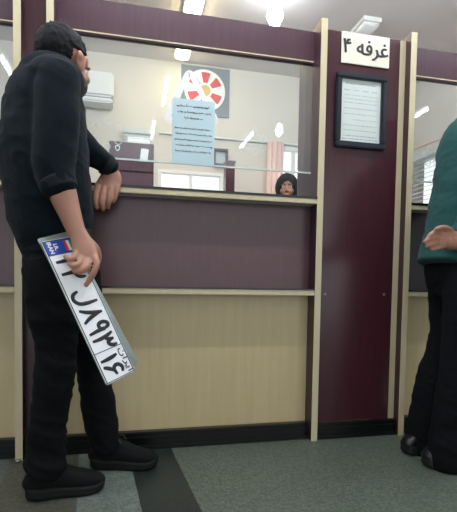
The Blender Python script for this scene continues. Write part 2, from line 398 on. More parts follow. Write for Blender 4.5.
def column(x0, x1, fwid, label):
    c = thing('booth_column', ((x0+x1)/2, 0, 0), label, 'column')
    for xa in (x0, x1-fwid):
        f = box('side_fin', xa, xa+fwid, .003, .26, .0, FT, 'fin', c)
        tag(box('edge_strip', xa, xa+fwid, 0, .003, .0, FT, 'edge', f), 'cream edge strip')
    box('front_panel', x0+fwid, x1-fwid, PAN, PAN+.02, BST, HT, 'maroon', c)
    bm = bmesh.new(); add_box(bm, x0+fwid, x1-fwid, PAN-.022, PAN, 0, BST, .004); add_box(bm, x0+fwid, x1-fwid, PAN-.03, PAN, .048, .056, .003); add_box(bm, x0+fwid, x1-fwid, PAN-.034, PAN, 0, .018, .004)
    tag(obj('skirting', bm, 'skirt', c), 'black moulded skirting')
    return c
column(-.450, -.3004, .028, 'narrow maroon column with cream edges behind the man in black')
struct(box('wall_front_right', 2.48, 5.05, .1, .26, 0, 1.95, 'maroon_head')); struct(box('wall_front_left', XLW, -1.75, .1, .26, 0, 1.95, 'maroon_head'))
cM = column(.8409, 1.3312, .030, 'tall maroon column carrying the white booth sign and framed paper')
tag(box('seam_strip', 1.271, 1.3012, PAN-.002, PAN, BST, HT, 'edge', cM), 'cream vertical strip')
for px_ in (325, 384):
    bm = bmesh.new(); p = W(px_, 294.5, PAN); add_ell(bm, V((p.x, PAN, p.z)), (.007, .003, .007)); tag(obj('screw_cap', bm, 'steel', cM, True), 'small metal screw cap')
# little steel foot under the left fin
bm = bmesh.new(); add_ell(bm, V((-.437, -.012, .006)), (.012, .008, .007)); tag(obj('door_stop', bm, 'steel', smooth=True), 'tiny shiny metal stud on the floor below the left cream strip', 'stud')

# talking holes etched in the glass
def rosette(g, px, py, r, n=6):
    c = W(px, py, DEP); rr = r
    for k in range(n):
        an = 2*math.pi*k/n+.5; bm = bmesh.new()
        cx, cz = c.x+rr*math.cos(an), c.z+rr*math.sin(an); pts = 18; ro, ri = .0155, .0125
        o_ = [(cx+ro*math.cos(2*math.pi*i/pts), cz+ro*math.sin(2*math.pi*i/pts)) for i in range(pts)]
        i_ = [(cx+ri*math.cos(2*math.pi*i/pts), cz+ri*math.sin(2*math.pi*i/pts)) for i in range(pts)]
        for y in (DEP+.0052,):
            vo = [bm.verts.new((p[0], y, p[1])) for p in o_]; vi = [bm.verts.new((p[0], y, p[1])) for p in i_]
            vo2 = [bm.verts.new((p[0], y+.0007, p[1])) for p in o_]; vi2 = [bm.verts.new((p[0], y+.0007, p[1])) for p in i_]
            for i in range(pts):
                j = (i+1) % pts
                bm.faces.new((vo[i], vo[j], vi[j], vi[i])); bm.faces.new((vo2[i], vi2[i], vi2[j], vo2[j]))
                bm.faces.new((vo[i], vo2[i], vo2[j], vo[j])); bm.faces.new((vi[i], vi[j], vi2[j], vi2[i]))
        obj('talk_hole', bm, 'smudge', g)
rosette(bM[3], 107, 133, .055); rosette(bM[3], 256, 142, .042); rosette(bR[3], 432, 156, .04, 5)

# ------------------------------------------------------------------ sign, framed paper, notice, triangle
a = W(342, 33, PAN-.006); b = W(389, 68, PAN-.006)
sx0, sx1, sz1 = a.x, b.x, a.z; sz0 = W(342, 62.5, PAN-.006).z
s = thing('booth_sign', ((sx0+sx1)/2, PAN-.006, sz0), 'cream sign with black Persian lettering at top of the wide column', 'sign')
box('sign_plate', sx0, sx1, PAN-.007, PAN-.001, sz0, HT+.0, 'sign', s, .0015)
tm = Matrix.Translation(((sx0+sx1)/2, PAN-.008, (sz0+HT)/2-.002)) @ XZ
text_mesh('lettering', '\u06f4 \ufeea\ufed3\ufeae\ufecf', .094, 'ink', tm, s, squeeze=.98, copies=[(dx*.0011, -.00005*i, dz*.0011) for i, (dx, dz) in enumerate(((0, 0), (1, 0), (-1, 0), (0, 1), (0, -1), (2, 0), (-2, 0)))])

a = W(337.5, 70, PAN-.02); b = W(388, 76, PAN-.02); zb = W(337.5, 145.5, PAN-.02).z
fx0, fx1, fz0, fz1 = a.x, b.x, zb, a.z
p_ = thing('picture_frame', ((fx0+fx1)/2, PAN, fz0), 'black framed white printed sheet hanging below the booth sign', 'picture frame')
bm = bmesh.new(); fwd = .027
for (q0, q1, z0, z1) in ((fx0, fx1, fz1-fwd, fz1), (fx0, fx1, fz0, fz0+fwd), (fx0, fx0+fwd, fz0+fwd, fz1-fwd), (fx1-fwd, fx1, fz0+fwd, fz1-fwd)):
    add_box(bm, q0, q1, PAN-.022, PAN-.001, z0, z1, .005)
obj('moulding', bm, 'frame_black', p_)
gx0, gx1, gz0, gz1 = fx0+fwd, fx1-fwd, fz0+fwd, fz1-fwd
sh = tag(box('printed_sheet', gx0, gx1, PAN-.006, PAN-.004, gz0, gz1, 'paper', p_), 'white printed sheet')
def squiggle(par, m, x, z, L, h, y, th):     # a run of small joined pen strokes
    xx = x; bm = bmesh.new()
    while xx < x+L:
        wl = random.uniform(.6, 1.6)*h
        add_box(bm, xx, min(xx+wl, x+L), y-.0004, y, z-th/2+random.uniform(-.15, .15)*h, z+th/2+random.uniform(-.1, .1)*h)
        if random.random() < .6: add_box(bm, xx, xx+th*.8, y-.0004, y, z, z+h*random.uniform(.3, .8))
        if random.random() < .4: add_box(bm, xx+wl*.4, xx+wl*.4+th, y-.0004, y, z-h*.6, z-h*.4)
        xx += wl + random.uniform(.1, .4)*h
    obj('print_line', bm, m, par)
gw = gx1-gx0; gh = gz1-gz0
squiggle(sh, 'ink_grey', gx0+gw*.12, gz1-gh*.07, gw*.76, .007, PAN-.006, .0022)
for k in range(4): squiggle(sh, 'ink_grey', gx0+gw*(.08+.23*k), gz1-gh*.17, gw*.14, .005, PAN-.006, .0016)
for k, fz in enumerate((.25, .31, .37, .46, .55, .64, .73, .81)):
    squiggle(sh, 'ink_grey', gx0+gw*(.08 if k != 5 else .3), gz1-gh*fz, gw*(.84 if k != 5 else .6), .004, PAN-.006, .0011)
squiggle(sh, 'ink_grey', gx0+gw*.08, gz1-gh*.90, gw*.84, .006, PAN-.006, .002); squiggle(sh, 'ink_grey', gx0+gw*.06, gz1-gh*.95, gw*.88, .006, PAN-.006, .002)
box('cover_glass', gx0, gx1, PAN-.012, PAN-.010, gz0, gz1, 'pane', p_)

NY = DEP+.0035
a = W(172.5, 97.5, NY); b = W(215, 100, NY); nz0 = W(174, 163.5, NY).z
n_ = thing('paper_notice', ((a.x+b.x)/2, NY, nz0), 'pale blue printed paper notice stuck on the middle glass', 'notice')
box('sheet', a.x, b.x, NY, NY+.001, nz0, a.z, 'paper_blue', n_)
nw = b.x-a.x; nh = a.z-nz0
for fz, f0, f1, hh in ((.11, .10, .86, .010), (.20, .12, .9, .010), (.29, .28, .72, .010), (.45, .06, .92, .0085), (.535, .08, .94, .0085), (.625, .06, .95, .0085), (.71, .08, .95, .0085), (.80, .08, .92, .0085)):
    squiggle(n_, 'ink', a.x+nw*f0, a.z-nh*fz, nw*(f1-f0), hh, NY, hh*.34)

def tri_ring(y0, y1):
    A = W(189.5, 70.5, NY); B = W(166, 119, NY); C = W(217, 122, NY)
    bm = bmesh.new(); pts = []
    cor = [V((q.x, q.z)) for q in (A, B, C)]; R = .026
    for i in range(3):
        p = cor[i]; a1 = (cor[i-1]-p).normalized(); a2 = (cor[(i+1) % 3]-p).normalized()
        s0 = p+a1*R; s1 = p+a2*R
        for k in range(7):
            t = k/6; pts.append((1-t)**2*s0 + 2*t*(1-t)*p + t*t*s1)
    n = len(pts); wd = .0135; out = []; inn = []
    for i in range(n):
        t = (pts[(i+1) % n]-pts[i-1]).normalized(); nn = V((t.y, -t.x)); out.append(pts[i]+nn*wd); inn.append(pts[i]-nn*wd)
    r = []
    for ring, y in ((out, y0), (inn, y0), (inn, y1), (out, y1)): r.append([bm.verts.new((q.x, y, q.y)) for q in ring])
    for i in range(n):
        j = (i+1) % n
        for q in range(4): bm.faces.new((r[q][i], r[q][j], r[(q+1) % 4][j], r[(q+1) % 4][i]))
    return bm
tag(obj('triangle_ring', tri_ring(NY+.0012, NY+.0022), 'triangle_face', smooth=False), 'white rounded triangle outline on the glass above the blue notice', 'glass_shape')  # white ring modelled as flat geometry against the glass

# ------------------------------------------------------------------ office behind the glass
a = W(181.5, 64, YB-.012); b = W(229, 118, YB-.012)
e_ = thing('wall_poster', ((a.x+b.x)/2, YB-.012, b.z), 'slate poster with red and white round emblem on the back wall', 'poster')
box('board', a.x, b.x, YB-.014, YB-.002, b.z, a.z-.0, 'poster', e_)
cc = W(205, 90.5, YB-.016); R = .205
def disc(c, r0, r1, t0, t1, y, th=.002, n=48):
    bm = bmesh.new(); poly = []
    m_ = max(3, int(n*abs(t1-t0)/(2*math.pi)))
    full = abs(t1-t0) > 6.28
    if r0 <= 0 and full: poly = [(c.x+r1*math.cos(2*math.pi*i/n), c.z+r1*math.sin(2*math.pi*i/n)) for i in range(n)]
    else: poly = [(c.x+r1*math.cos(t0+(t1-t0)*i/m_), c.z+r1*math.sin(t0+(t1-t0)*i/m_)) for i in range(m_+1)] + [(c.x+r0*math.cos(t1+(t0-t1)*i/m_), c.z+r0*math.sin(t1+(t0-t1)*i/m_)) for i in range(m_+1)]
    add_prism(bm, poly, y-th, y); return bm
tag(obj('emblem_disc', disc(cc, 0, R, 0, 6.2832, YB-.0142), 'paper', e_), 'white emblem disc')
for t in (.35, 1.25, 2.2, 3.3, 4.3, 5.5):
    tag(obj('emblem_segment', disc(cc, .075, .178, t, t+.55, YB-.0163), 'red', e_), 'red emblem segment')
tag(obj('emblem_centre', disc(cc, 0, .055, 0, 6.2832, YB-.0163), 'gold', e_), 'ochre emblem centre')

a = W(34, 66, YB-.2); b = W(113.5, 102.5, YB-.2); acz1 = W(113, 72, YB-.2).z
ac = thing('air_conditioner', ((a.x+b.x)/2, YB-.1, b.z), 'white split air conditioner on the back wall beside the man', 'air conditioner')
bm = bmesh.new(); add_box(bm, a.x, b.x, YB-.2, YB-.003, b.z+.05, acz1, .018); obj('casing', bm, 'white_ac', ac)
bm = bmesh.new(); add_box(bm, a.x+.01, b.x-.01, YB-.185, YB-.003, b.z, b.z+.045, .012); tag(obj('air_flap', bm, 'white_ac', ac), 'outlet flap')
box('outlet_gap', a.x+.02, b.x-.02, YB-.17, YB-.01, b.z+.04, b.z+.055, 'dark_gap', ac)

def light_box(name, x0, x1, y0, y1, lit, label, grp=None):
    t = thing(name, ((x0+x1)/2, (y0+y1)/2, CEIL-.07), label, 'ceiling light')
    bm = bmesh.new(); add_box(bm, x0, x1, y0, y1, CEIL-.035, CEIL-.001, .004); obj('housing', bm, 'white', t)
    bm = bmesh.new()
    loft(bm, [(V(((x0+x1)/2, y0+.02, CEIL-.045)), (x1-x0)/2-.012, .026), (V(((x0+x1)/2, y1-.02, CEIL-.045)), (x1-x0)/2-.012, .026)], hint=(1, 0, 0), n=16, cap=(0, 0), sq=.7)
    tag(obj('diffuser', bm, 'lamp_office' if lit else 'lamp_off', t, True), 'warm lit diffuser' if lit else 'unlit white diffuser')
    return t
light_box('ceiling_light', .395, .545, 1.15, 2.37, True, 'lit ceiling light running back above the header board')
light_box('ceiling_light', 1.82, 1.98, 1.40, 2.40, False, 'unlit white ceiling light above the booth sign')

def pendant(x, y, z, label, r=.048):
    t = thing('light_bulb', (x, y, z), label, 'light bulb')
    bm = bmesh.new(); add_tube(bm, [V((x, y, CEIL)), V((x, y, z+.12))], .004); tag(obj('cord', bm, 'ink', t, True), 'black hanging cord')
    bm = bmesh.new(); loft(bm, [(V((x, y, z+.13)), .018, .018), (V((x, y, z+.07)), .021, .021)], n=16, cap=(.3, .3)); obj('socket', bm, 'white', t, True)
    bm = bmesh.new(); loft(bm, [(V((x, y, z+.072)), .018, .018), (V((x, y, z+.03)), r*.8, r*.8), (V((x, y, z-.01)), r, r), (V((x, y, z-.045)), r*.72, r*.72)], n=20, cap=(.2, .9)); tag(obj('globe', bm, 'bulb', t, True), 'glowing globe')
q = W(275, 15, 1.3); pendant(q.x, q.y, q.z, 'glaring bare bulb hanging above the header board', .062)
q = V((FL(279, 130, 2.55).x, 2*(DEP+.006)-FL(279, 130, 2.55).y, 2.55)); pendant(q.x, q.y, q.z, 'bare bulb over the waiting hall, mirrored in the middle glass')

def mirror(px, py, Z):                  # the lamp whose image in the glass is seen there
    p = FL(px, py, Z); return V((p.x, 2*(DEP+.006)-p.y, Z))
def tube_light(x, y, label, Z=2.64, along='y', Ln=1.2, group='fluorescent lights of the waiting hall', m='tube'):
    t = thing('fluorescent_light', (x, y, Z), label, 'fluorescent light', group)
    T = V((0, 1, 0)) if along == 'y' else V((1, 0, 0)); c = V((x, y, 0))
    def bb(nm, a, b, wd, z0, z1, m):
        p, q = c+T*a, c+T*b; wx = V((wd, 0, 0)) if along == 'y' else V((0, wd, 0))
        p, q = p-wx, q+wx; return box(nm, p.x, q.x, p.y, q.y, z0, z1, m, t)
    bb('batten', -Ln/2-.02, Ln/2+.02, .022, Z+.03, Z+.06, 'white')
    for s_ in (-1, 1):
        bb('end_cap', s_*(Ln/2+.005)-.012, s_*(Ln/2+.005)+.012, .018, Z-.02, Z+.032, 'white')
        bb('hanger', s_*Ln*.35-.003, s_*Ln*.35+.003, .003, Z+.06, CEIL-.001, 'steel')
    bm = bmesh.new(); loft(bm, [(c+T*(-Ln/2)+V((0, 0, Z)), .016, .016), (c+T*(Ln/2)+V((0, 0, Z)), .016, .016)], hint=(0, 0, 1), n=12); tag(obj('tube', bm, m, t, True), 'glowing tube')
for a_, b_, lab in (((170.6, 76), (161, 104), 'fluorescent tube mirrored beside the white triangle'), ((156.5, 120), (150, 138), 'fluorescent tube mirrored low, above the maroon cabinet'),
                    ((256, 132), (239, 147), 'fluorescent tube mirrored right of the blue notice'), ((1, 54), (10, 75), 'fluorescent tube mirrored in the cut-off left glass'),
                    ((428, 108), (415, 117), 'fluorescent tube mirrored in the glass behind the teal sweater')):
    p, q = mirror(*a_, 2.64), mirror(*b_, 2.64); m_ = (p+q)/2; tube_light(m_.x, m_.y, lab, Ln=min(1.2, (p-q).length*1.05))
for x, w_ in ((-1.3, 'left'), (.35, 'middle'), (2.0, 'right')): tube_light(x, -.62, w_+' added fill tube hanging over the waiting side of the counter', 2.66, 'x', group='added fill tubes over the counter front', m='tube_fill_front')  # unseen row added to brighten the upper counter front from above
for x, w_ in ((-1.6, 'left'), (.2, 'middle'), (2.55, 'right')): tube_light(x, .22, w_+' added fill tube hanging over the office desks', 2.48, 'y', .8, group='added fill tubes over the office desks', m='tube_fill_desk')  # unseen row added to lift the office and ceiling brightness

# conduit along the back wall and cable on the side wall
bm = bmesh.new(); a = W(160, 133, YB-.012); add_tube(bm, [V((a.x, YB-.012, a.z)), V((1.6, YB-.012, a.z)), V((XR-.02, YB-.012, a.z))], .011)
tag(obj('conduit', bm, 'blind', smooth=True), 'thin pale conduit running level along the office back wall', 'conduit')
bm = bmesh.new(); add_tube(bm, [V((XR-.012, YB-.1, 2.21)), V((XR-.012, 1.7, 2.19)), V((XR-.012, 1.0, 2.2)), V((XR-.012, .4, 2.21))], .009)
tag(obj('cable', bm, 'curtain', smooth=True), 'thin brownish cable strung along the side wall above the blind', 'cable')

def blind(px, name, lab, ax):            # slatted blind hung in front of a window
    pass
# blinds at window 1 (plane Y) and at the side window (plane X)
x0, x1, z0, z1 = w1
bt = thing('window_blind', ((x0+x1)/2, YB-.05, z0), 'grey slatted blind behind the maroon cabinet', 'blind')
box('head_rail', x0, x1, YB-.07, YB-.03, z1-.03, z1+.01, 'blind', bt)
bm = bmesh.new(); z = z1-.05
while z > z0+.05: add_box(bm, x0, x1, YB-.066, YB-.034, z, z+.003); z -= .03
for v in bm.verts: v.co.z += (v.co.y-(YB-.05))*.55
obj('slats', bm, 'slat', bt)
bt = thing('window_blind', (XR-.05, (sw_y0+sw_y1)/2, sw_z0), 'pale slatted blind on the side wall beside the teal sweater', 'blind')
box('head_rail', XR-.07, XR-.03, sw_y0, sw_y1, sw_z1-.03, sw_z1+.015, 'blind', bt)
bm = bmesh.new(); z = sw_z1-.06
while z > sw_z0+.05: add_box(bm, XR-.07, XR-.03, sw_y0, sw_y1, z, z+.003); z -= .045
for v in bm.verts: v.co.z += (v.co.x-(XR-.05))*.5
obj('slats', bm, 'slat', bt)
# curtains of window 3
x0, x1, z0, z1 = w3
def curtain(xa, xb, lab):
    bm = bmesh.new(); n = 28; ring = []
    for i in range(n+1):
        t = i/n; x = xa+(xb-xa)*t; y = YB-.06+.014*math.sin(t*math.pi*7)
        ring.append((x, y))
    for (xa_, ya_), (xb_, yb_) in zip(ring[:-1], ring[1:]):
        q = [bm.verts.new((xa_, ya_, z0-.1)), bm.verts.new((xb_, yb_, z0-.1)), bm.verts.new((xb_, yb_, z1+.03)), bm.verts.new((xa_, ya_, z1+.03))]; bm.faces.new(q)
    bmesh.ops.remove_doubles(bm, verts=bm.verts, dist=1e-5)
    o = obj('curtain', bm, 'curtain', smooth=True); md = o.modifiers.new('th', 'SOLIDIFY'); md.thickness = .003
    tag(o, lab, 'curtain')
curtain(x0-.05, x0+.13, 'rose curtain hanging left of the veiled person')
# maroon cabinet behind the counter
cy = 1.25; a = W(109, 140, cy); b = W(154, 146, cy)
cb = thing('office_cabinet', ((a.x+b.x)/2, cy+.2, 0), 'maroon office cabinet seen low through the middle glass', 'cabinet')
zt = a.z
bm = bmesh.new(); add_box(bm, a.x, b.x, cy+.01, cy+.4, 0, zt, .004); obj('body', bm, 'maroon_head', cb)
zm = .88*zt
bm = bmesh.new(); add_box(bm, a.x+.01, b.x-.01, cy-.006, cy+.01, .5, zm-.004, .003); obj('door', bm, 'maroon_head', cb)
bm = bmesh.new(); add_box(bm, a.x+.01, b.x-.01, cy-.006, cy+.01, zm+.004, zt-.012, .003); fr = obj('drawer_front', bm, 'maroon_head', cb)
bm = bmesh.new(); q = W(117.5, 148, cy-.01)
add_prism(bm, [(q.x-.017, q.z+.015), (q.x, q.z+.02), (q.x+.017, q.z+.015), (q.x+.015, q.z-.006), (q.x, q.z-.022), (q.x-.015, q.z-.006)], cy-.0085, cy-.0065)
tag(obj('shield_sticker', bm, 'paper', cb), 'small white shield sticker')
bm = bmesh.new(); add_prism(bm, [(q.x-.011, q.z+.009), (q.x, q.z+.013), (q.x+.011, q.z+.009), (q.x+.009, q.z-.004), (q.x, q.z-.015), (q.x-.009, q.z-.004)], cy-.0095, cy-.0085)
tag(obj('sticker_centre', bm, 'ink', cb), 'dark sticker centre')
q0 = W(139.5, 161, cy-.02); q1 = W(149, 149, cy-.02)
bm = bmesh.new(); add_prism(bm, [(q0.x, q0.z), (q1.x-.01, q0.z), (q1.x, q1.z), (q0.x+.012, q1.z+.004)], cy-.0095, cy-.0065)
tag(obj('taped_leaflet', bm, 'paper'), 'small white leaflet taped on the maroon cabinet', 'leaflet')
# desk with bright paper trays below the middle window, and the maroon post
a = W(226, 161, 1.6); b = W(235, 161, 1.6)
pp = thing('partition_post', ((a.x+b.x)/2, 1.64, 0), 'dark maroon post standing between the bright windows', 'post')
box('shaft', a.x, b.x, 1.6, 1.68, 0, a.z-.01, 'maroon', pp); box('cap', a.x-.006, b.x+.006, 1.594, 1.686, a.z-.01, a.z+.006, 'maroon_head', pp)
# small brown wall box right of the notice
a = W(214, 148, YB-.05); b = W(228, 166, YB-.05)
wb = thing('notice_case', ((a.x+b.x)/2, YB-.04, b.z), 'small brown framed case on back wall right of the notice', 'frame')
bm = bmesh.new(); t_ = .02
for (q0_, q1_, z0_, z1_) in ((a.x, b.x, a.z-t_, a.z), (a.x, b.x, b.z, b.z+t_), (a.x, a.x+t_, b.z, a.z), (b.x-t_, b.x, b.z, a.z)): add_box(bm, q0_, q1_, YB-.05, YB-.002, z0_, z1_)
obj('moulding', bm, 'fin', wb); box('backing', a.x+t_, b.x-t_, YB-.012, YB-.003, b.z+t_, a.z-t_, 'blind', wb)

# ------------------------------------------------------------------ people
def basis(f, tilt=0.0):
    f = V((f[0], f[1], 0)).normalized(); r = V((f.y, -f.x, 0)); u = V((0, 0, 1))
    f2 = f*math.cos(tilt)+u*math.sin(tilt); u2 = u*math.cos(tilt)-f*math.sin(tilt)
    return Matrix((r, f2, u2)).transposed()
def head_geo(bm, c, B, s=1.0, ears=True):
    P = lambda x, y, z: c + B @ (V((x, y, z))*s)
    def E(p, r, sub=3): add_ell(bm, P(*p), tuple(q*s for q in r), B, sub)
    E((0, -.012, .028), (.075, .094, .088), 4); E((0, .030, -.030), (.060, .062, .082)); E((0, .036, -.074), (.046, .048, .038))
    E((0, .076, -.094), (.019, .017, .016)); E((0, .072, .035), (.05, .022, .035))
    loft(bm, [(P(0, .092, .004), .007*s, .007*s), (P(0, .104, -.018), .009*s, .010*s), (P(0, .113, -.036), .013*s, .011*s)], hint=B @ V((1, 0, 0)), n=10)
    for q in (-1, 1):
        E((q*.030, .085, .016), (.022, .011, .007)); E((q*.036, .070, -.032), (.022, .020, .022)); E((q*.011, .102, -.040), (.008, .008, .006))
        if ears:
            E((q*.079, -.006, -.010), (.010, .021, .033)); E((q*.084, -.014, .004), (.009, .015, .020)); E((q*.078, -.002, -.036), (.007, .010, .011))
    E((0, .094, -.062), (.024, .010, .006)); E((0, .092, -.073), (.021, .010, .006))
def eyes(c, B, s, parent):
    for q in (-1, 1):
        bm = bmesh.new(); add_ell(bm, c+B @ (V((q*.031, .082, .000))*s), (.012*s,)*3, None, 3); e = obj('eye', bm, 'eye', parent, True)
        bm = bmesh.new(); add_ell(bm, c+B @ (V((q*.031, .0925, .000))*s), tuple(x*s for x in (.0058, .0028, .0058)), B, 2); tag(obj('iris', bm, 'iris', e, True), 'dark iris')
        bm = bmesh.new(); loft(bm, [(c+B @ (V((q*.048, .083, .016))*s), .002*s, .003*s), (c+B @ (V((q*.032, .0955, .022))*s), .003*s, .004*s), (c+B @ (V((q*.014, .096, .017))*s), .003*s, .003*s)], n=8); tag(obj('eyebrow', bm, 'hair', parent, True), 'dark eyebrow')
def hair_geo(c, B, s, parent, name='hair', m='hair'):
    bm = bmesh.new(); add_ell(bm, V((0, 0, 0)), (1, 1, 1), None, 5)
    for v in bm.verts:
        d = v.co.normalized(); p = V((d.x*.082, d.y*.101-.012, d.z*.096+.028))
        # hairline: front of the face, the ears and the nape stay bare
        face = p.y > .040+max(0, p.z-.045)*.8 and p.z < .090
        side = p.y > .014 and p.z < .030
        ear = abs(p.x) > .05 and abs(p.y+.010) < .028 and p.z < .026
        low = p.z < -.030
        k = 1.0
        if face or side or ear or low: k = .80
        n = noise.noise(p*70)*.004 + noise.noise(V((p.x*160, p.y*160, p.z*60)))*.004
        p = V((0, -.012, .028)) + (p-V((0, -.012, .028)))*k + d*n*(1 if k == 1 else 0)
        v.co = c + B @ (p*s)
    return tag(obj(name, bm, m, parent, True), 'short black hair')

def shoe(parent, heel, toe, mt_up, mt_sole, label, h=.105, wd=.048, laces=True, lift=0.0, hs=1.0):
    d = (toe-heel); L = d.length; d = d.normalized(); r = V((d.y, -d.x, 0)); Z = V((0, 0, 1)); S = L/.29
    P = lambda t, x, z: heel + d*(t*L) + r*x + Z*(z+lift)
    prof = [(.03, .030, .072, .030), (.10, .036, .098, .040), (.22, .038, .122, .048), (.36, .038, .124, .052), (.48, .041, .106, .040), (.62, .046, .086, .034), (.78, .048, .070, .028), (.90, .042, .058, .022), (.97, .026, .044, .015)]
    prof = [(a_, b_, .022+(c_-.022)*hs, d_) for a_, b_, c_, d_ in prof]
    bm = bmesh.new(); k = wd/.048
    loft(bm, [(P(t, 0, .022+(top-.022)/2*S), hw*k, (top-.018)/2*S) for t, hw, top, _ in prof], hint=r, n=24, sub=3, cap=(.5, .7), sq=.8)
    u = obj('shoe', bm, mt_up, parent, True); tag(u, label)
    bm = bmesh.new(); out = [(.0, .0), (.02, .028), (.10, .038), (.25, .040), (.45, .042), (.62, .050), (.78, .053), (.90, .046), (.97, .030), (1.0, .0)]
    pts = catmull([(a_, b_) for a_, b_ in out], 3); loop = [(a_, max(b_, 0)) for a_, b_ in pts] + [(a_, -max(b_, 0)) for a_, b_ in reversed(pts[1:-1])]
    lv = []
    for zf, gr in ((0, .86), (.003, .95), (.008, 1.0), (.013, 1.01), (.016, .985), (.021, 1.02), (.027, .99), (.030, .92)):
        lv.append([bm.verts.new(P(.5+(a_-.5)*(1+(gr-1)*.4), b_*gr*k, zf*(1+.45*(1-a_)) + .012*(max(0, a_-.80)/.20)**2 + .005*(max(0, .12-a_)/.12))) for a_, b_ in loop])
    n = len(loop)
    for i in range(len(lv)-1):
        for j in range(n): bm.faces.new((lv[i][j], lv[i][(j+1) % n], lv[i+1][(j+1) % n], lv[i+1][j]))
    bm.faces.new(lv[0]); bm.faces.new(lv[-1]); tag(obj('sole', bm, mt_sole, u, True), 'thick rubber sole')
    if laces:
        for i, t in enumerate((.40, .46, .52, .58)):
            zt_ = .022+(.122-.022)*S - (t-.38)*.17
            bm = bmesh.new(); add_tube(bm, [P(t, -.026, zt_-.012), P(t+.01, -.012, zt_-.001), P(t+.02, .012, zt_-.001), P(t+.012, .026, zt_-.012)], .0032); obj('lace', bm, 'lace', u, True)
        bm = bmesh.new(); q = .022+.100*S
        add_tube(bm, [P(.38, 0, q+.004), P(.41, .022, q+.012), P(.46, .035, q-.008), P(.42, .018, q-.006), P(.39, .002, q)], .0028); add_tube(bm, [P(.38, 0, q+.004), P(.44, -.018, q+.010), P(.50, -.03, q-.012)], .0028); tag(obj('lace_bow', bm, 'lace', u, True), 'tied lace bow')
    return u
def folds(amp, sc=9.0, z0=None, z1=None, dirv=V((.3, .2, 1.0)), ex=None):
    def f(p):
        a_ = noise.noise(V((p.x*sc*.6, p.y*sc*.6, p.z*sc*1.5)) + dirv) * amp
        b_ = (1-abs(noise.noise(V((p.x*sc*1.1, p.y*sc*1.1, p.z*sc*2.6+p.x*sc)))) * 2.2)
        g = 1.0
        if ex:
            for (c_, rad, boost) in ex: g += boost*math.exp(-((p-c_).length/rad)**2)
        return (a_ + max(0, b_)*amp*.55)*g
    return f

# ---------------- man in black at the counter
F1 = V((.94, .34, 0)); R1 = V((.34, -.94, 0))
man = thing('person', V((-.17, -.22, 0)), 'standing person in black sweater leaning on the counter, holding licence plates', 'person')
HC = W(63.5, 63, -.26); HB_ = basis((.54, .84), -.04)
torso = [(W(57, 250, -.27), .142, .112), (W(53, 230, -.27), .158, .128), (W(49, 198, -.27), .172, .140), (W(45, 160, -.27), .180, .143), (W(44, 125, -.26), .178, .138), (W(46, 97, -.26), .170, .118), (W(51, 77, -.26), .120, .090)]
sc_ = lambda secs, k: [(c_, a_*k, b_*k) for c_, a_, b_ in secs]
armR = [(W(58, 78, -.39), .066, .066), (W(57, 105, -.41), .070, .068), (W(56, 140, -.43), .066, .066), (W(54, 166, -.445), .060, .060), (W(59, 186, -.455), .056, .055)]
foreR = [(W(57, 170, -.45), .044, .042), (W(63, 194, -.457), .042, .038), (W(70, 214, -.465), .034, .031), (W(77, 233, -.475), .027, .024)]
armL = [(W(34, 84, -.14), .068, .066), (W(58, 118, -.10), .064, .062), (W(82, 146, -.085), .056, .054), (W(100, 159, -.03), .047, .045), (W(111, 168, -.018), .040, .038)]
legR = [(W(52, 268, -.32), .090, .092), (W(54, 300, -.33), .084, .086), (W(57, 345, -.335), .068, .070), (W(54, 385, -.33), .062, .066), (W(48, 425, -.32), .061, .067), (W(46, 464, -.315), .062, .070)]
legL = [(W(70, 264, -.20), .096, .102), (W(80, 300, -.19), .086, .090), (W(90, 345, -.17), .070, .074), (W(95, 380, -.15), .062, .064), (W(101, 418, -.13), .060, .066), (W(105, 443, -.12), .058, .066)]
bm = bmesh.new()
loft(bm, sc_(torso, .86), R1); head_geo(bm, HC, HB_, .96)
loft(bm, [(W(52, 92, -.26), .055, .055), (W(58, 78, -.26), .054, .055), (HC+HB_ @ V((0, -.012, -.04)), .050, .054)], R1)
loft(bm, sc_(armR[:4], .7), R1); loft(bm, foreR, (0.9, .1, .4))
loft(bm, sc_(armL[:4], .72), R1)
loft(bm, sc_(legR, .72), R1); loft(bm, sc_(legL, .72), R1)
# right hand closed on the plates: back of the hand outward, first finger straight along the plate
HY = -.50
loft(bm, [(W(77, 231, -.474), .026, .023), (W(81, 240, -.482), .030, .020), (W(85, 251, -.490), .037, .020), (W(87, 259, -.492), .036, .019)], (1, 0, -.12), cap=(.5, .6))
def finger(pts, r): loft(bm, [(p, r*k, r*k) for p, k in zip(pts, (1.08, 1.0, .97, .80))], (.2, .9, .3), n=12, sub=3, cap=(.5, .9))
finger([W(94, 255, -.496), W(97, 264, -.520), W(92.5, 275, -.524), W(86, 285, -.520)], .0098)
finger([W(88, 259, -.502), W(87, 267, -.524), W(80, 271.5, -.524), W(74, 270, -.520)], .0105)
finger([W(82, 257, -.502), W(79.5, 264, -.522), W(74, 266, -.523), W(69.5, 263.5, -.518)], .0103)
finger([W(77, 252, -.498), W(73.5, 258, -.518), W(69, 259, -.519), W(65.5, 256, -.513)], .0092)
finger([W(88, 240, -.478), W(96, 248, -.468), W(98.5, 258, -.462), W(96, 267, -.462)], .0110)     # thumb behind the plates
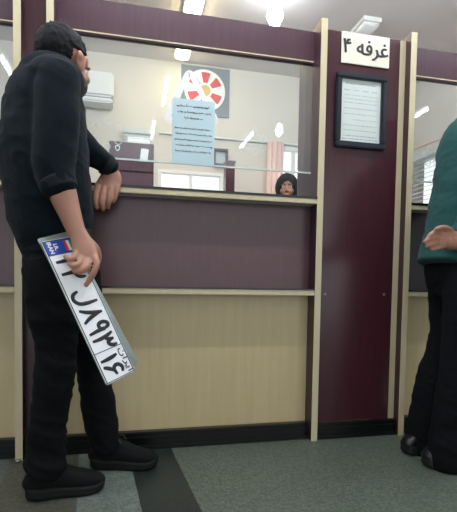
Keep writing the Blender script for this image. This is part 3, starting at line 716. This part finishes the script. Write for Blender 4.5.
# left hand resting over the counter edge
loft(bm, [(W(104, 165, -.022), .034, .030), (W(111, 171, -.018), .028, .024), (W(112, 178, -.022), .040, .019), (W(108.5, 190, -.030), .044, .016)], (1, 0, -.15), cap=(.4, .5))
finger([W(98.5, 186, -.032), W(96, 195, -.042), W(95.5, 202, -.042), W(97, 208, -.037)], .0112)
finger([W(104.5, 188, -.036), W(102.5, 197, -.047), W(102, 204, -.047), W(103, 209.5, -.040)], .0114)
finger([W(111, 188, -.036), W(109.5, 196, -.047), W(108.5, 203, -.047), W(108, 207.5, -.040)], .0112)
finger([W(117, 185, -.030), W(116.5, 192, -.040), W(115, 198, -.041), W(113.5, 202, -.036)], .0098)
finger([W(103, 176, -.005), W(98, 184, -.014), W(96, 191, -.018), W(97, 197, -.018)], .0105)
body = remesh(obj('body', bm, 'skin', man, True), .0034, 2)
eyes(HC, HB_, .96, man); hair_geo(HC, HB_, .96, man)
bm = bmesh.new(); add_ell(bm, V((0, 0, 0)), (1, 1, 1), None, 4)
for v in bm.verts:
    d = v.co.normalized(); p = V((d.x*.0655, .034+d.y*.0625, -.062+d.z*.052)); out = p.z > -.035 and not (abs(p.x) > .045 and p.y < .05 and p.z < -.0)
    if out or (p.y > .08 and abs(p.x) < .022 and p.z > -.075): p = V((0, .034, -.062))+(p-V((0, .034, -.062)))*.75
    v.co = HC+HB_ @ (p*.96)
tag(obj('beard', bm, 'beard', man, True), 'short dark beard')
bm = bmesh.new()
loft(bm, torso, R1, n=28); loft(bm, armR, R1); loft(bm, armL, R1)
add_ell(bm, W(56, 80, -.36), (.086, .085, .076)); add_ell(bm, W(38, 86, -.17), (.085, .085, .075))
add_ell(bm, W(52, 76, -.29), (.10, .10, .07))
sw = remesh(obj('sweater', bm, 'sweater', man, True), .0065, 6, folds(.006, 8, ex=[(W(56, 150, -.5), .10, 1.2), (W(80, 150, -.1), .1, 1.0), (W(40, 210, -.3), .12, .6)]))
# ribbed cuffs and hem
bm = bmesh.new(); loft(bm, [(W(57, 181, -.452), .059, .058), (W(61, 191, -.457), .055, .053)], R1, cap=(0, 0)); rb = obj('cuff', bm, 'rib', sw, True)
bm = bmesh.new(); loft(bm, [(W(105, 163.5, -.026), .047, .045), (W(112, 169, -.017), .041, .040)], R1, cap=(0, 0)); obj('cuff', bm, 'rib', sw, True)
bm = bmesh.new(); loft(bm, [(W(55.5, 237, -.27), .152, .122), (W(58.5, 250, -.27), .144, .112)], R1, n=28, cap=(0, 0)); obj('hem_band', bm, 'rib', sw, True)
bm = bmesh.new(); loft(bm, [(W(53, 80, -.26), .074, .076), (W(56, 72, -.26), .067, .070)], R1, n=24, cap=(0, 0)); obj('collar', bm, 'rib', sw, True)
bm = bmesh.new(); loft(bm, [(W(57, 244, -.27), .138, .104), (W(60, 266, -.265), .146, .108), (W(61, 282, -.262), .142, .100)], R1, n=24)
loft(bm, legR, F1, n=20); loft(bm, legL, F1, n=20)
remesh(obj('trousers', bm, 'trouser', man, True), .0065, 4, folds(.009, 8, ex=[(W(50, 372, -.33), .07, .8), (W(45, 450, -.32), .08, 1.2), (W(104, 430, -.12), .08, 1.0)]))
q = W(36, 266, -.45)
shoe(man, FL(25, 499), FL(105, 487), 'shoe', 'sole', 'dark grey trainer with thick sole', h=.1)
shoe(man, FL(91, 465)+V((0, -.02, 0)), FL(158, 466)+V((.0, 0, 0)), 'shoe', 'sole', 'dark grey trainer with thick sole')

# ---------------- licence plates
def plate_axes(tl, bl, tr):
    X = (bl-tl).normalized(); U = (tr-tl); U = (U-X*U.dot(X)).normalized(); N = X.cross(U)
    return X, U, N
PL, PW = .52, .112
tl = W(39.8, 241.5, -.505); bl = W(106.5, 386, -.580); tr = W(66.5, 229.5, -.440)
X, U, N = plate_axes(tl, bl, tr)
if N.y > 0: N = -N
def plate_matrix(o_, X, U, N): return Matrix(((X.x, U.x, N.x, o_.x), (X.y, U.y, N.y, o_.y), (X.z, U.z, N.z, o_.z), (0, 0, 0, 1)))
def rrect(bm, x0, x1, y0, y1, z0, z1, r=.008, hole=None):
    pts = []
    for cx, cy_, a0 in ((x1-r, y1-r, 0), (x0+r, y1-r, 90), (x0+r, y0+r, 180), (x1-r, y0+r, 270)):
        for k in range(5): an = math.radians(a0+k*22.5); pts.append((cx+r*math.cos(an), cy_+r*math.sin(an)))
    lo = [bm.verts.new((p[0], p[1], z0)) for p in pts]; hi = [bm.verts.new((p[0], p[1], z1)) for p in pts]; n = len(pts)
    for i in range(n): bm.faces.new((lo[i], lo[(i+1) % n], hi[(i+1) % n], hi[i]))
    bm.faces.new(hi)
    if not hole: bm.faces.new(list(reversed(lo)))
def local(name, bm, m, parent, smooth=False): return obj(name, bm, m, parent, smooth, keep=True)
def make_plate(mtx, label, face):
    t = thing('licence_plate', (0, 0, 0), label, 'licence plate'); t.matrix_world = mtx
    L_ = PL_; bm = bmesh.new(); rrect(bm, 0, L_, 0, PW, -.0012, 0); local('plate_blank', bm, 'plate_back', t)
    if not face: return t
    bm = bmesh.new(); rrect(bm, .002, L_-.002, .002, PW-.002, 0, .0008, .007); tag(local('white_face', bm, 'plate', t), 'white reflective face')
    bm = bmesh.new()
    def fr(x0, x1, y0, y1, wd=.0022):
        for q in ((x0, x1, y0, y0+wd), (x0, x1, y1-wd, y1), (x0, x0+wd, y0, y1), (x1-wd, x1, y0, y1)): add_box(bm, q[0], q[1], q[2], q[3], .0008, .0022)
    fr(.004, L_-.004, .004, PW-.004); add_box(bm, L_*.79, L_*.79+.0022, .004, PW-.004, .0008, .0022)
    tag(local('black_border', bm, 'ink', t), 'black embossed border')
    bm = bmesh.new(); bw = .052; rrect(bm, .0055, bw, .0055, PW-.0055, .0008, .0016, .004); bb = local('blue_band', bm, 'blue', t); tag(bb, 'blue country band')
    for m_, k in (('green', 0), ('paper', 1), ('flagred', 2)):
        bm = bmesh.new(); add_box(bm, .012, .046, PW-.020-.0095*k-.004, PW-.0105-.0095*k-.004, .0016, .002); tag(local('flag_stripe', bm, m_, bb), {'green': 'green', 'paper': 'white', 'flagred': 'red'}[m_]+' flag stripe')
    def txt(name, s_, size, x, y, bold, par, m_, sq=1.0, z=.0018):
        tx = text_mesh(name, s_, size, m_, Matrix.Translation((x, y, z)), None, bold, .0008, squeeze=sq); tx.parent = par; return tx
    txt('country_code', 'I.R.', .017, .027, .040, .0006, bb, 'paper'); txt('country_code', 'IRAN', .017, .027, .022, .0006, bb, 'paper')
    k_ = L_/.52; gy = PW*.5
    for ch, nm, x, wd, hh, yy in (('1', 'plate_digit', .082, .030, .074, gy), ('2', 'plate_digit', .134, .044, .074, gy), ('lam', 'plate_letter', .222, .062, .068, gy), ('8', 'plate_digit', .284, .050, .072, gy),
                              ('9', 'plate_digit', .333, .046, .074, gy), ('3', 'plate_digit', .383, .052, .074, gy), ('1', 'plate_digit', .443, .028, .060, PW*.40), ('6', 'plate_digit', .484, .046, .060, PW*.40)):
        bm = bmesh.new(); glyph(bm, ch, x*k_, yy, wd*k_, hh, .0062); local(nm, bm, 'ink', t, True)
    txt('country_name', '\ufee5\ufe8d\ufeae\ufbfe\ufe8d', .026, .466*L_/.52, PW*.85, .0, t, 'ink', 1.7)
    return t
PL_ = (bl-tl).length
make_plate(plate_matrix(tl, X, U, N), 'white licence plate with blue band and black digits in the hand', True)
tl2 = W(43.5, 237, -.478); bl2 = W(112, 384.5, -.484); tr2 = W(68, 226, -.455)
tl2 = tl - N*.004 - U*.003 - X*.011; bl2 = bl - N*.004 + U*.027 - X*.011; tr2 = tl2 + U
X2, U2, N2 = plate_axes(tl2, bl2, tr2)
if N2.dot(N) < 0: N2 = -N2
make_plate(plate_matrix(tl2, X2, U2, N2), 'grey bare metal plate held behind the white licence plate', False)

# ---------------- man in teal
F2 = V((.93, .37, 0)); R2 = V((.37, -.93, 0))
m2 = thing('person', V((1.37, -.30, 0)), 'standing person in teal sweater with hands clasped behind back', 'person')
YT = -.30
torso2 = [(W(456, 267, YT), .160, .146), (W(463, 238, YT), .160, .134), (W(471, 205, YT), .172, .136), (W(480, 170, YT), .185, .140), (W(484, 142, YT), .185, .134), (W(494, 122, YT), .150, .105), (W(500, 112, YT), .09, .075)]
HC2 = W(515, 82, YT-.02); HB2 = basis((.7, .71), -.05)
a2R = [(W(490, 140, -.46), .066, .066), (W(484, 180, -.49), .062, .062), (W(474, 214, -.48), .054, .054), (W(462, 236, -.45), .042, .040)]
a2L = [(W(482, 140, -.15), .066, .066), (W(471, 178, -.14), .062, .062), (W(464, 212, -.20), .056, .056), (W(456, 234, -.34), .042, .040)]
l2R = [(W(472, 272, -.38), .10, .105), (W(468, 310, -.385), .090, .094), (W(462, 360, -.39), .075, .08), (W(453, 410, -.385), .068, .074), (W(446, 461, -.38), .068, .078)]
l2L = [(W(452, 272, -.22), .105, .11), (W(452, 310, -.22), .092, .096), (W(447, 345, -.215), .078, .082), (W(433, 388, -.21), .076, .082), (W(423.5, 447, -.21), .074, .086)]
bm = bmesh.new(); loft(bm, sc_(torso2[1:], .80), R2); head_geo(bm, HC2, HB2); loft(bm, [(W(500, 120, YT), .058, .058), (HC2+HB2 @ V((0, -.012, -.04)), .052, .056)], R2)
loft(bm, sc_(a2R, .75), R2); loft(bm, sc_(a2L, .75), R2); loft(bm, sc_(l2R, .72), R2); loft(bm, sc_(l2L, .72), R2)
# right hand, palm outward, fingers half open
loft(bm, [(W(464, 237, -.46), .026, .024), (W(456, 237.5, -.475), .024, .020), (W(448, 238.5, -.485), .033, .016), (W(440, 240.5, -.487), .034, .015)], (.1, 0, 1), cap=(.5, .6))
finger([W(442, 234, -.490), W(436, 232.5, -.500), W(431, 234, -.508), W(428, 237, -.508)], .0088)
finger([W(440, 238.5, -.490), W(433, 238, -.502), W(428, 239.5, -.508), W(424.5, 242, -.508)], .0090)
finger([W(440, 243, -.490), W(434, 244, -.502), W(429.5, 245, -.508), W(426.5, 246.5, -.506)], .0086)
finger([W(441, 247, -.488), W(436.5, 248.5, -.498), W(433, 249.5, -.502), W(430.5, 249.5, -.502)], .0078)
finger([W(452, 231.5, -.485), W(447, 228, -.500), W(441, 227.5, -.510), W(436, 229, -.514)], .0098)
# left hand closed round the right wrist
loft(bm, [(W(453, 236, -.37), .028, .024), (W(454, 240, -.41), .036, .018), (W(456, 243, -.44), .036, .016)], (1, 0, .2), cap=(.5, .6))
for k in range(4): finger([W(448+k*4.6, 246, -.45), W(448+k*4.6, 248.5, -.475), W(449+k*4.6, 245, -.497), W(450+k*4.6, 240, -.502)], .0088)
finger([W(462, 240, -.42), W(466, 232, -.43), W(464, 226, -.45), W(460, 224, -.47)], .0100)
remesh(obj('body', bm, 'skin', m2, True), .0045, 3)
eyes(HC2, HB2, 1.0, m2); hair_geo(HC2, HB2, 1.0, m2)
bm = bmesh.new(); loft(bm, torso2, R2, n=28, cap=(.08, .8)); loft(bm, a2R, R2); loft(bm, a2L, R2); add_ell(bm, W(494, 134, -.42), (.085, .085, .07)); add_ell(bm, W(486, 134, -.16), (.085, .085, .07))
s2 = remesh(obj('sweater', bm, 'teal', m2, True), .007, 6, folds(.008, 8, ex=[(W(440, 225, -.3), .13, 1.4)]))
bm = bmesh.new(); loft(bm, [(W(463, 233, -.466), .047, .046), (W(457, 237, -.458), .043, .041)], R2, cap=(0, 0)); obj('cuff', bm, 'teal', s2, True)
bm = bmesh.new(); loft(bm, [(W(463, 245, YT), .145, .122), (W(462, 266, YT), .150, .130), (W(463, 284, YT), .152, .12)], R2, n=24); loft(bm, l2R, F2); loft(bm, l2L, F2)
remesh(obj('trousers', bm, 'trouser2', m2, True), .007, 5, folds(.006, 8, ex=[(W(430, 430, -.21), .08, 1.0)]))
h2 = FL(403.5, 454); t2 = h2+V((.275, .03, 0)); shoe(m2, h2, t2, 'leather', 'leather_sole', 'black leather shoe', laces=False, hs=.72)
h3 = FL(424, 467); t3 = h3+V((.28, .0, 0)); shoe(m2, h3, t3, 'leather', 'leather_sole', 'black leather shoe', laces=False, hs=.72)

# ---------------- veiled person in the office
YW = 1.85; WC = W(287, 188.5, YW); BW = basis((-.35, -.94), -.03)
wm = thing('person', V((WC.x, WC.y, 0)), 'person in black veil whose eyes show just above the counter', 'person')
WR = BW @ V((1, 0, 0))
bm = bmesh.new(); head_geo(bm, WC, BW, 1.04, False)
zc = WC.z
loft(bm, [(V((WC.x, WC.y, .1)), .10, .09), (V((WC.x, WC.y, .85)), .14, .10), (V((WC.x, WC.y, zc-.38)), .13, .10), (V((WC.x, WC.y, zc-.24)), .15, .08), (V((WC.x, WC.y, zc-.17)), .06, .055), (V((WC.x, WC.y, zc-.05)), .048, .05)], WR)
for q in (-1, 1):
    sh_ = V((WC.x, WC.y, zc-.26))+WR*q*.15
    loft(bm, [(sh_, .05, .05), (sh_+V((0, -.03, -.28))+WR*q*.03, .04, .04), (sh_+V((0, -.22, -.36)), .028, .026)], WR)
remesh(obj('body', bm, 'skin_face', wm, True), .005, 3); eyes(WC, BW, 1.04, wm)
bm = bmesh.new(); add_ell(bm, V((0, 0, 0)), (1, 1, 1), None, 5)
for v in bm.verts:
    d = v.co.normalized(); p = V((d.x*.106, d.y*.126-.016, d.z*.132+.006))
    if d.y > .25 and (d.x/.56)**2+((d.z+.26)/.56)**2 < 1: p = V((p.x*.6, p.y*.55, p.z*.6))
    v.co = WC + BW @ p + d*noise.noise(d*4)*.004
tag(obj('veil', bm, 'chador', wm, True), 'black head veil')
bm = bmesh.new(); cz = V((WC.x, WC.y, 0))
loft(bm, [(cz+V((0, 0, .03)), .27, .24), (cz+V((0, 0, .5)), .25, .21), (cz+V((0, 0, 1.0)), .24, .18), (cz+V((0, 0, zc-.30)), .21, .13), (cz+V((0, 0, zc-.20)), .14, .10), (cz+V((0, 0, zc-.09)), .092, .10)], WR, n=32, cap=(0, .3))
rb = remesh(obj('robe', bm, 'chador', wm, True), .012, 4, folds(.012, 5))
